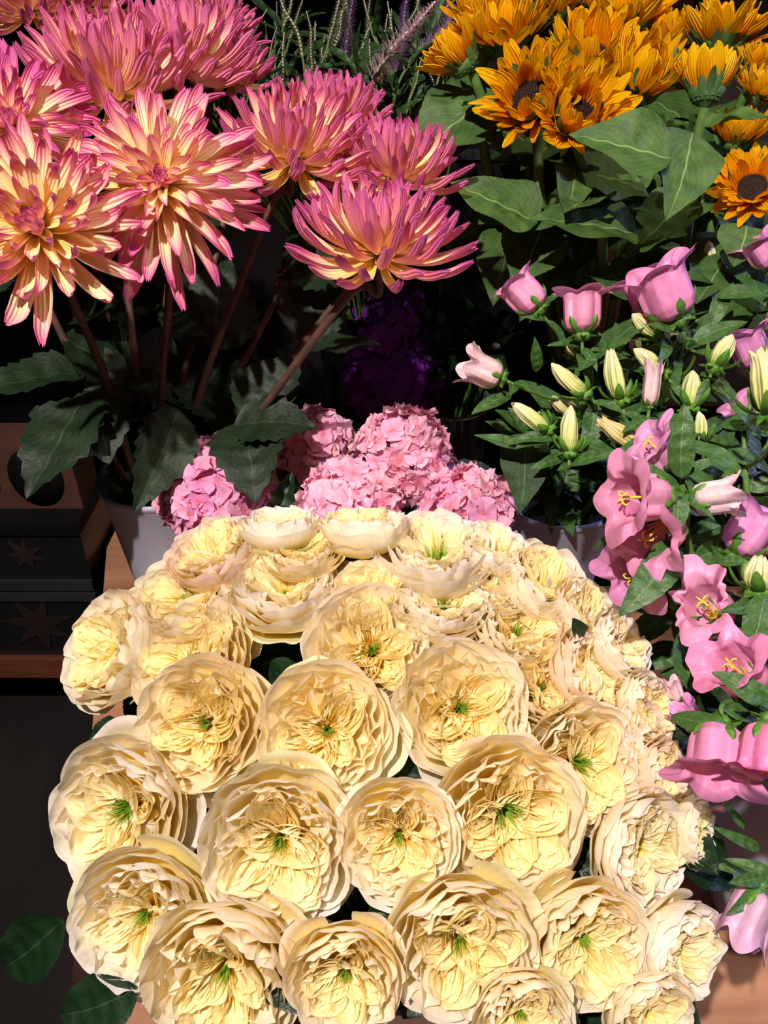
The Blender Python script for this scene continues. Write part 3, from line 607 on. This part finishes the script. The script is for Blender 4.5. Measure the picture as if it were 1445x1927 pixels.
# ------------------------------------------------------------------ hydrangeas
def floret(seed):
    r = np.random.default_rng(seed); b = MB()
    for k in range(4):
        th = k*PI/2+r.uniform(-.1, .1); nu, nv = 9, 9; U, V = np.meshgrid(np.linspace(-1, 1, nu), np.linspace(0, 1, nv))
        w_ = .62*np.sin(PI*np.clip(V*.80+.06, 0, 1))**.75; x = V*1.0-.12*np.abs(U)**2*V; y = U*w_
        z = .14*np.sin(U*3+r.uniform(0, 6))*V+.22*V**2*r.uniform(-.3, 1.3)+.10*np.sin(U*8+V*4)*V**2+.03*k
        b.grid(np.stack([x*math.cos(th)-y*math.sin(th), x*math.sin(th)+y*math.cos(th), z], -1))
    return b.mesh('hydrangea_floret', M['hyd'])
FLO = [floret(i) for i in range(5)]
EYE = lathe('floret_eye', [(.001, .12), (.06, .09), (.08, .03), (.05, 0), (.001, 0)], M['yellow'], 8)
def hydrangea(px, py, rp, d, v, nf, color, lab, cat, R3, fs=.36, leaves=()):
    R = rp*d/FPX; c = P(px, py, d); b0 = c-Vector((0, 0, R*.8)); sp, bot = stem_path(b0, [], v, R3)
    t = thing('hydrangea', bot, lab, cat)
    nf = int(nf*1.18)
    for k in range(nf):
        z = 1-1.55*(k+.5)/nf; rad = math.sqrt(max(0, 1-z*z)); a = k*2.39996+R3.uniform(-.15, .15)
        n = Vector((rad*math.cos(a), rad*math.sin(a), z)); n2 = (n+Vector((R3.uniform(-.5, .5), R3.uniform(-.5, .5), R3.uniform(-.5, .5)))).normalized()
        f = part('floret', FLO[R3.randint(0, 4)], t, frame(c+n*R*R3.uniform(.82, 1.03), n2, R3.uniform(0, 6), R*fs*R3.uniform(.8, 1.15)), tuple(min(1, cc*R3.uniform(.9, 1.08)) for cc in color[:3])+(1,))
        sub('eye', EYE, f, None, tuple(cc*.9 for cc in color[:3])+(1,))
    b = MB(); b.tube(sp, .005, 7)
    for k in range(14):
        a = k*2.4; b.tube(smooth_path([tuple(b0), tuple(b0+Vector((math.cos(a), math.sin(a), .9))*R*.5), tuple(c+Vector((math.cos(a)*.6, math.sin(a)*.6, .3))*R)], 6), .0016, 5)
    part('stem', b.mesh('hydrangea_stem', M['green']), t)
    for k, (a, e, wd) in enumerate(leaves): leaf(t, 'rose', P(*a), P(*e), N(0, .5), wd, k)
R3 = random.Random(8)
PK = (.98, .52, .70, 1); PK2 = (.95, .54, .70, 1)
hydrangea(408, 932, 98, 1.12, V_HYD, 84, (.95, .46, .68, 1), 'pink hydrangea head on the left beside the tall white vase', 'hydrangea', R3, .30, [((440, 1000, 1.1), (495, 930, 1.1), .9)])
hydrangea(598, 848, 76, 1.22, V_HYD, 72, PK2, 'pink hydrangea head at the back left, partly behind a dark dahlia leaf', 'hydrangea', R3, .30)
hydrangea(755, 862, 90, 1.16, V_HYD, 88, PK2, 'tallest pink hydrangea head standing clear in the middle', 'hydrangea', R3, .27)
hydrangea(655, 968, 94, 1.06, V_HYD, 80, (1.0, .54, .70, 1), 'pink hydrangea head directly behind the topmost roses', 'hydrangea', R3, .32, [((520, 1000, 1.05), (545, 885, 1.04), .6), ((560, 920, 1.1), (520, 880, 1.1), .8)])
hydrangea(878, 968, 84, 1.08, V_HYD, 76, PK, 'pink hydrangea head on the right beside the bellflower vase', 'hydrangea', R3, .33, [((800, 985, 1.12), (790, 930, 1.1), .9), ((850, 900, 1.2), (930, 880, 1.22), 1.0)])
V_PUR = vase('flower_vase', .02, 1.38, .07, .05, .32, 'small dark vase in the shadows behind the pink hydrangeas', M['black'])
hydrangea(742, 700, 90, 1.50, V_PUR, 70, (.22, .03, .42, 1), 'deep purple hydrangea head in the shadows behind the pink ones', 'hydrangea', R3, .36)
hydrangea(735, 600, 60, 1.62, V_PUR, 50, (.16, .02, .30, 1), 'dark purple hydrangea head above the other purple one, almost lost in shadow', 'hydrangea', R3, .36)
hydrangea(590, 545, 70, 1.62, V_VER, 60, (.30, .03, .10, 1), 'dark crimson flower head deep in the shadows under the dahlias', 'hydrangea', R3, .25)
# ------------------------------------------------------------------ bellflowers
def bell_mesh(seed, flare, roll, irregular=.06, lobe=.22):
    r = np.random.default_rng(seed); nu, nv = 100, 34
    TH, V = np.meshgrid(np.linspace(0, 2*PI, nu, endpoint=False), np.linspace(0, 1, nv)); L5 = np.cos(5*TH)
    prof = np.interp(V, [0, .05, .14, .3, .55, .75, .86, 1.0], [.05, .20, .32, .365, .37, .37, .39, .39+flare])
    rib = 1+.035*np.cos(5*TH)*np.sin(V*PI) + .012*np.cos(10*TH)*np.sin(V*PI)
    lo = np.clip((V-.72)/.28, 0, 1)
    z = V*.86 + lobe*lo*(L5*.5+.5)**.7 - roll*lo**2.2*(.45+.55*(L5*.5+.5))
    rad = prof*rib + lo**2*flare*.35*L5 + irregular*lo*(np.sin(2*TH+r.uniform(0, 6))+.4*np.sin(7*TH+r.uniform(0, 6))+.15*np.sin(16*TH+r.uniform(0, 6)))
    x0 = irregular*.8*V**2*r.uniform(-1, 1)
    return grid_mesh('bell_corolla', np.stack([rad*np.cos(TH)+x0, rad*np.sin(TH), z], -1), M['bell'], True)
BELL = dict(up=[bell_mesh(1, .16, .16), bell_mesh(2, .20, .22, .05)], open=[bell_mesh(3, .25, .24, .07, .2), bell_mesh(4, .22, .18, .08, .22)], slim=[bell_mesh(5, .08, .06, .06, .3)], wilt=[bell_mesh(6, .18, .35, .20, .35)])
def calyx_mesh(seed, big=1.0):
    r = np.random.default_rng(seed); b = MB()
    b.grid(np.array([[((rr+.02*math.sin(5*t_))*math.cos(t_), (rr+.02*math.sin(5*t_))*math.sin(t_), zz) for t_ in np.linspace(0, 2*PI, 30, endpoint=False)] for rr, zz in ((.03, -.16), (.13, -.13), (.19, -.05), (.16, .03), (.04, .05))]), True)
    for k in range(5):
        th = k*1.2566+.3; b.grid(strap(th, math.radians(70), math.radians(-75), .52*big, .13, .5, er(th)*.10+np.array([0, 0, -.03]), r, 0, 0, 7, 11, False))
        b.grid(strap(th+.63, math.radians(110), math.radians(-30), .2, .09, .7, er(th+.63)*.12+np.array([0, 0, -.06]), r, 0, 0, 5, 7, False))
    return b.mesh('bell_calyx', M['bcal'])
M['bcal'] = m_plain('bellflower_calyx', lin(86, 128, 44), .5, 14, lin(62, 104, 34), objcol=True)
CAL = [calyx_mesh(1), calyx_mesh(2)]
def pistil_mesh():
    b = MB(); b.tube(smooth_path([(0, 0, .1), (.01, 0, .5), (.0, .01, .78)], 8), .022, 8)
    for k in range(4):
        a = k*1.57; b.tube(smooth_path([(0, .01, .76), tuple(er(a)*.05+np.array([0, 0, .86])), tuple(er(a)*.12+np.array([0, 0, .84])), tuple(er(a)*.11+np.array([0, 0, .78]))], 10), .014, 6)
    for k in range(5):
        a = k*1.2566; b.tube(smooth_path([(0, 0, .08), tuple(er(a)*.10+np.array([0, 0, .3])), tuple(er(a)*.12+np.array([0, 0, .48]))], 6), np.linspace(.02, .012, 7), 6)
    return b.mesh('bell_pistil', M['yellow'])
PIS = pistil_mesh()
def bud_mesh(seed, openf=0.):
    r = np.random.default_rng(seed); nu, nv = 50, 22; TH, V = np.meshgrid(np.linspace(0, 2*PI, nu, endpoint=False), np.linspace(0, 1, nv))
    prof = np.interp(V, [0, .08, .3, .6, .85, 1], [.04, .13, .165, .16, .11, .02+openf])
    prof = prof*(1+.13*np.cos(5*TH)*np.sin(PI*np.clip(V, .1, .95))); tw = TH+.5*V
    return grid_mesh('bell_bud', np.stack([prof*np.cos(tw)+.05*np.sin(V*2.5), prof*np.sin(tw), V+.05*openf*10*np.cos(5*TH)*V**6], -1), M['bud'], True)
BUD = [bud_mesh(1), bud_mesh(2, .05), bud_mesh(3, .09)]
PINK = (.92, .38, .60, 1); PALE = (.94, .66, .68, 1); ORCH = (.86, .34, .64, 1); LIL = (.82, .50, .72, 1); DUSK = (.62, .22, .38, 1)
def bell(t, base, mouth, wpx, d, kind='up', col=PINK, toward=0.0, var=0, dm=0.0):
    """base/mouth in pixels; toward>0 turns the mouth to the viewer"""
    a = P(*base, d); e = P(*mouth, d+dm); ax = e-a; L2 = ax.length; ax = (ax.normalized()-FW*toward).normalized(); W = wpx*d/FPX
    s = W/.98 if kind != 'open' else W/1.2; L = max(L2*math.sqrt(1+toward**2), s*.95)
    f = part('bell_flower', BELL[kind][var % len(BELL[kind])], t, frame(a, ax, R4.uniform(0, 6), s, L), col)
    sub('calyx', CAL[var % 2], f, Matrix.Diagonal((1, 1, s/L, 1)), (1, 1, 1, 1))
    if kind in ('open', 'wilt'): sub('pistil', PIS, f, Matrix.Diagonal((1, 1, .95, 1)), (1.0, .85 if var else 1.0, .6, 1))
    return a-ax*s*.15, ax
def budf(t, base, tip, wpx, d, var=0, col=Wc, toward=0.15):
    a = P(*base, d); e = P(*tip, d); ax = e-a; L = ax.length; ax = (ax.normalized()-FW*toward).normalized(); s = wpx*d/FPX/.34
    f = part('flower_bud', BUD[var % 3], t, frame(a, ax, R4.uniform(0, 6), s, L), col)
    k = .9; sub('calyx', CAL[var % 2], f, Matrix.Diagonal((k, k, k*s/L*1.1, 1)), (1.05, 1.08, .9, 1)); return a-ax*s*.12, ax
R4 = random.Random(21)
def bell_plant(v, spine, flowers, lab, leaves, spread=.8, extra=10, dark=None):
    pts = [P(*q) for q in spine]; sp, bot = stem_path(pts[0], pts[1:], v, R4, spread)
    t = thing('bellflower_stem', bot, lab, 'bellflower')
    b = MB(); b.tube(sp, np.linspace(.0028, .0045, len(sp)), 8); spv = [Vector(q) for q in sp[:24]]
    for f in flowers:
        kind = f[0]
        a, ax = (budf(t, *f[1:]) if kind == 'bud' else bell(t, *f[1:4], f[4], kind, *f[5:]))
        q = min(spv, key=lambda s_: (s_-(a+Vector((0, 0, -.05)))).length); mid = (a-ax*.02)*.6+q*.4-Vector((0, 0, .004))
        b.tube(smooth_path([a, a-ax*.012, mid, q], 12), .0021, 7)
        for k in range(2):                                          # little leaves where the bell is attached
            dr = (-ax*.3+Vector((R4.uniform(-1, 1), R4.uniform(-1, .3), R4.uniform(-.4, .6)))).normalized()
            leaf(t, 'lance', a-ax*.008, a+dr*R4.uniform(.03, .055), N(R4.uniform(-.5, .5), .6), 1.3, R4.randint(0, 4))
    part('stem', b.mesh('bellflower_stem', M['green']), t, None, (1.05, 1.15, .85, 1))
    for k, (a, e, wd, nn) in enumerate(leaves): leaf(t, 'lance', P(*a), P(*e), nn, wd, k)
    if dark: leaf(t, 'broad', P(*dark[0]), P(*dark[1]), N(-.2, .3), .85, 1, (.42, .5, .5, 1))
    for k in range(extra):
        q = spv[R4.randint(1, 22)]; dr = Vector((R4.uniform(-1, 1), R4.uniform(-.9, .5), R4.uniform(-.5, .6))).normalized()
        leaf(t, 'lance', q, q+dr*R4.uniform(.05, .095), N(R4.uniform(-.5, .5), R4.uniform(.2, .9)), R4.uniform(1.1, 1.9), k)
u5 = N(0, .6)
bell_plant(V_BELL, [(1100, 660, .90), (1112, 720, .92), (1090, 780, .96), (1060, 850, 1.04)], [
  ('up', (1012, 583), (962, 528), 88, .90, PINK, .1, 0), ('up', (1095, 628), (1090, 532), 92, .88, PINK, .1, 1), ('slim', (942, 712), (884, 688), 76, .88, PALE, .15, 0),
  ('bud', (1100, 740), (1036, 684), 30, .87, 0), ('bud', (1168, 752), (1147, 660), 34, .88, 1), ('bud', (1030, 808), (960, 758), 30, .88, 0), ('bud', (1072, 850), (1074, 764), 32, .86, 0),
  ('bud', (1085, 775), (1035, 748), 28, .93, 1, (1, .95, .9, 1)), ('bud', (1085, 670), (1058, 640), 20, .94, 0)],
  'bellflower stem left in the white vase with three pink bells and many pale buds',
  [((1060, 830, .90), (1180, 850, .86), 1.5, u5), ((1010, 850, .90), (905, 806, .88), 1.1, u5), ((1060, 860, .90), (1005, 872, .88), 1.5, u5), ((1105, 660, .90), (1185, 655, .88), 1.0, u5), ((1100, 650, .9), (1040, 640, .88), 1.2, u5),
   ((960, 740, .9), (898, 770, .86), 1.3, u5), ((1010, 700, .93), (1015, 640, .9), 1.8, N(.3, .2)), ((1120, 760, .9), (1100, 850, .88), 1.7, u5)], extra=12, dark=((990, 815, .93), (978, 962, .90)))
bell_plant(V_BELL, [(1270, 640, .93), (1262, 720, .95), (1235, 800, .98), (1180, 880, 1.04)], [
  ('up', (1272, 600), (1225, 520), 125, .86, (.90, .34, .62, 1), .25, 0), ('up', (1235, 590), (1200, 510), 95, .92, ORCH, .0, 1), ('bud', (1238, 628), (1187, 592), 30, .88, 0), ('bud', (1345, 690), (1374, 632), 34, .86, 0),
  ('bud', (1300, 765), (1299, 698), 36, .87, 0, (.85, .9, .8, 1)), ('bud', (1245, 705), (1186, 660), 30, .88, 0), ('slim', (1222, 765), (1228, 685), 42, .86, PALE, .1, 0), ('bud', (1205, 838), (1126, 790), 34, .86, 2, (1.0, .85, .75, 1)),
  ('bud', (1285, 650), (1255, 632), 28, .9, 1)],
  'bellflower stem with the large double pink bell, right of two small upright bells',
  [((1300, 650, .9), (1400, 590, .88), 1.6, u5), ((1320, 700, .9), (1395, 770, .86), 1.5, u5), ((1240, 760, .92), (1300, 640, .90), 1.4, N(.4, .3)), ((1240, 640, .9), (1175, 625, .9), 1.2, u5)], extra=14)
bell_plant(V_FRONT, [(1282, 770, .68), (1285, 880, .69), (1290, 1000, .71), (1340, 1150, .76), (1420, 1330, .82)], [
  ('open', (1268, 872), (1218, 836), 112, .70, (.90, .40, .66, 1), .25, 0), ('open', (1250, 935), (1160, 938), 150, .67, PINK, .35, 0), ('open', (1262, 975), (1205, 1008), 150, .70, PINK, .7, 1),
  ('open', (1225, 1040), (1155, 1098), 135, .74, (.86, .34, .64, 1), .7, 1), ('slim', (1300, 942), (1372, 930), 84, .68, PALE, .25, 0), ('wilt', (1352, 1165), (1308, 1132), 110, .70, PINK, .8, 0)],
  'bellflower stem with an upright leaf tip and wide open pink bells beside the roses',
  [((1283, 900, .68), (1280, 765, .66), 1.6, N(-.2, .1)), ((1278, 925, .67), (1266, 1000, .65), 1.9, u5), ((1240, 895, .68), (1205, 890, .67), 1.3, u5), ((1270, 1020, .70), (1185, 1145, .66), 1.7, N(-.3, .3)), ((1240, 990, .72), (1090, 1020, .78), 1.0, u5),
   ((1350, 1060, .72), (1410, 1050, .70), 1.7, u5), ((1310, 1050, .72), (1270, 1075, .7), 1.6, u5), ((1270, 930, .68), (1238, 970, .66), 1.4, u5)], extra=12)
bell_plant(V_FRONT, [(1400, 800, .76), (1405, 920, .76), (1430, 1060, .78), (1470, 1250, .80)], [
  ('up', (1385, 1045), (1420, 985), 120, .74, ORCH, .2, 0), ('wilt', (1362, 912), (1332, 862), 55, .78, DUSK, .1, 0), ('up', (1430, 800), (1385, 752), 75, .84, ORCH, .2, 1), ('up', (1425, 690), (1398, 628), 85, .88, (.70, .26, .52, 1), .1, 0),
  ('bud', (1450, 775), (1412, 665), 52, .66, 2, (1.05, 1.0, .9, 1)), ('bud', (1428, 1110), (1425, 1045), 50, .68, 1), ('up', (1455, 500), (1432, 470), 80, .90, ORCH, .2, 1)],
  'bellflower stem at the right edge with a thick cream bud and a wilted dusky bell',
  [((1355, 800, .78), (1450, 790, .74), 1.9, u5), ((1360, 850, .76), (1460, 880, .74), 1.7, u5), ((1375, 760, .74), (1440, 815, .72), 1.6, u5), ((1350, 560, .9), (1450, 540, .88), 1.7, u5), ((1340, 610, .9), (1380, 520, .9), 1.4, u5), ((1410, 1120, .70), (1440, 1260, .66), 2.2, u5), ((1360, 470, .95), (1450, 560, .9), 1.8, u5)], extra=16)
bell_plant(V_FRONT, [(1440, 1180, .66), (1465, 1300, .66), (1490, 1400, .70)], [
  ('open', (1418, 1290), (1345, 1232), 138, .64, (.95, .34, .58, 1), .45, 1), ('open', (1450, 1360), (1425, 1440), 150, .56, (.94, .28, .54, 1), .4, 1), ('up', (1355, 1368), (1325, 1480), 135, .60, (.92, .34, .60, 1), .25, 1, -.02),
  ('slim', (1436, 1672), (1395, 1742), 110, .62, LIL, .1, 0), ('slim', (1275, 1320), (1262, 1280), 40, .72, PALE, .0, 0), ('slim', (1320, 1370), (1285, 1335), 60, .70, ORCH, .0, 0)],
  'nearest bellflower stem at the lower right edge with the biggest and deepest pink bells',
  [((1470, 1330, .60), (1350, 1270, .60), 1.7, u5), ((1370, 1375, .58), (1255, 1330, .62), 1.7, u5), ((1400, 1560, .66), (1362, 1500, .66), 1.0, u5), ((1430, 1600, .66), (1362, 1560, .64), .9, u5), ((1440, 1640, .66), (1362, 1632, .64), 1.1, u5), ((1430, 1650, .62), (1385, 1665, .60), 1.4, u5), ((1440, 1120, .66), (1400, 1240, .64), 2.0, u5), ((1300, 1300, .72), (1290, 1180, .74), 1.8, u5)], extra=14)
# dark hanging leaf on the vase front and more stems filling its mouth
# leafy bellflower stems without open bells behind them
for k, (px, py, d, lab) in enumerate([(1330, 480, 1.0, 'leafy budless bellflower stem between the double bell and the wilting sunflower'), (1190, 640, 1.0, 'leafy bellflower stem behind the two small upright bells'),
                                      (1310, 800, .84, 'leafy bellflower stem behind the upright leaf tip at the right'), (1260, 1120, .80, 'leafy bellflower stem in the dark gap right of the rose dome'),
  (1010, 800, 1.06, 'leafy green stem standing at the left side of the mouth of the bellflower vase'), (1060, 790, 1.10, 'leafy green stem standing in the middle of the mouth of the bellflower vase'), (1110, 800, 1.08, 'leafy green stem standing at the right side of the mouth of the bellflower vase')]):
    v = V_BELL if k < 2 or k > 3 else V_FRONT
    bell_plant(v, [(px, py, d), (px+(10 if k != 2 and k != 3 else 30), py+(60 if k > 3 else 110), d+.03)], [('bud', (px+10, py+30), (px, py-25), 22, d, 0)], lab, [], extra=26)
# ------------------------------------------------------------------ speedwell (veronica) spikes
def spike_mesh(seed, fluffy):
    r = np.random.default_rng(seed); b = MB(); ax = smooth_path([(0, 0, 0), (.02, .01, .35), (.06*r.uniform(-1, 1), .03, .7), (.1*r.uniform(-1, 1), .02, 1)], 20)
    b.tube(ax, np.linspace(.018, .006, 21), 6)
    n = 260
    for k in range(n):
        t = (k/n)**.9; c0 = ax[min(int(t*20), 20)]; a = k*2.39996; L = (.075*(1-t)**.6+.016)*fluffy*r.uniform(.7, 1.2)
        e = er(a)*.95+np.array([0, 0, .45]); q = c0+e*L; s_ = .012*(1-t*.6)
        b.grid(np.array([[c0-et(a)*s_*.5, c0+et(a)*s_*.5], [c0+e*L*.6-et(a)*s_, c0+e*L*.6+et(a)*s_], [q-et(a)*s_*.2, q+et(a)*s_*.2]]))
    return b.mesh('speedwell_spike', M['spike'])
SPK = [spike_mesh(1, .8), spike_mesh(2, 1.3), spike_mesh(3, .55)]
R5 = random.Random(31)
GREENS = (.50, .50, .38, 1); LILAC = (.46, .30, .60, 1); PALEL = (.80, .54, .68, 1)
def speedwell(px0, py0, px1, py1, d, var, col, lab, group=None, wid=1.0, nl=5):
    a = P(px0, py0, d); e = P(px1, py1, d-.02); L = (e-a).length; ax = (e-a).normalized()
    sp, bot = stem_path(a, [a-ax*.06+Vector((0, 0, -.05))], V_VER, R5); t = thing('speedwell', bot, lab, 'speedwell', group)
    part('flower_spike', SPK[var], t, frame(a, ax, R5.uniform(0, 6), L*wid, L), col)
    b = MB(); b.tube(sp, .0022, 6); part('stem', b.mesh('speedwell_stem', M['green']), t, None, (.7, .75, .6, 1))
    for k in range(nl):
        q = Vector(sp[R5.randint(0, 9)]); dr = Vector((R5.uniform(-1, 1), R5.uniform(-.6, .4), R5.uniform(-.2, 1))).normalized()
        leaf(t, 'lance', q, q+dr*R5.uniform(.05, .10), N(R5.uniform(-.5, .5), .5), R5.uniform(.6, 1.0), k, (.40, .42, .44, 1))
speedwell(702, 150, 812, 0, 1.18, 1, PALEL, 'long pale lilac speedwell spike slanting up to the right, nearest the sunflowers', wid=1.5)
speedwell(790, 95, 890, -10, 1.20, 1, LILAC, 'purple speedwell spike behind the leftmost sunflower', wid=1.5)
speedwell(785, 225, 822, 160, 1.16, 1, (.36, .22, .56, 1), 'short violet speedwell spike low between the dahlia and the leftmost sunflower', wid=1.6)
speedwell(745, 130, 775, -10, 1.24, 1, LILAC, 'purple speedwell spike behind the long pale lilac one', wid=1.5)
speedwell(650, 110, 670, -20, 1.30, 1, (.40, .28, .48, 1), 'faint purple speedwell spike left of the long pale lilac one', wid=1.5)
speedwell(840, 60, 850, -60, 1.34, 1, LILAC, 'purple speedwell spike at the top edge left of the sunflowers', wid=1.5)
for k in range(48):
    px = 400+k*9.3+R5.uniform(-12, 12); py = R5.uniform(40, 190); dx = R5.uniform(-45, 55)
    speedwell(px, py, px+dx, py-R5.uniform(70, 150), R5.uniform(1.2, 1.45), R5.choice((0, 2, 2)), GREENS, 'thin grey-green speedwell spike still in bud, in the tangle behind the dahlias', 'budding speedwell spikes behind the dahlias', wid=1.35, nl=3)
print('objects', len(bpy.data.objects))

gm, gnt, gbs = newmat('dark_glass'); gbs.inputs['Transmission Weight'].default_value = .9; gbs.inputs['Base Color'].default_value = (.55, .6, .55, 1); gbs.inputs['Roughness'].default_value = .04
V_GL = vase('glass_vase', .13, 1.40, .085, .075, .30, 'clear glass vase of bare green stems in the dark behind the hydrangeas', gm)
for k in range(9):
    a = P(850+k*13, 640+R5.uniform(-30, 30), R5.uniform(1.45, 1.6)); sp, bot = stem_path(a, [], V_GL, R5, .8)
    t = thing('cut_stem', bot, 'leafy stem end standing in the clear glass vase in the dark', 'stem', 'stems in the glass vase')
    b = MB(); b.tube(sp, .0035, 7); part('stem', b.mesh('cut_stem', M['green']), t, None, (.6, .7, .5, 1))
    for q in range(3): leaf(t, 'rose', a, a+Vector((R5.uniform(-1, 1), R5.uniform(-.5, .2), R5.uniform(-.6, .6))).normalized()*.10, N(0, .6), .9, q+k, (.6, .7, .6, 1))
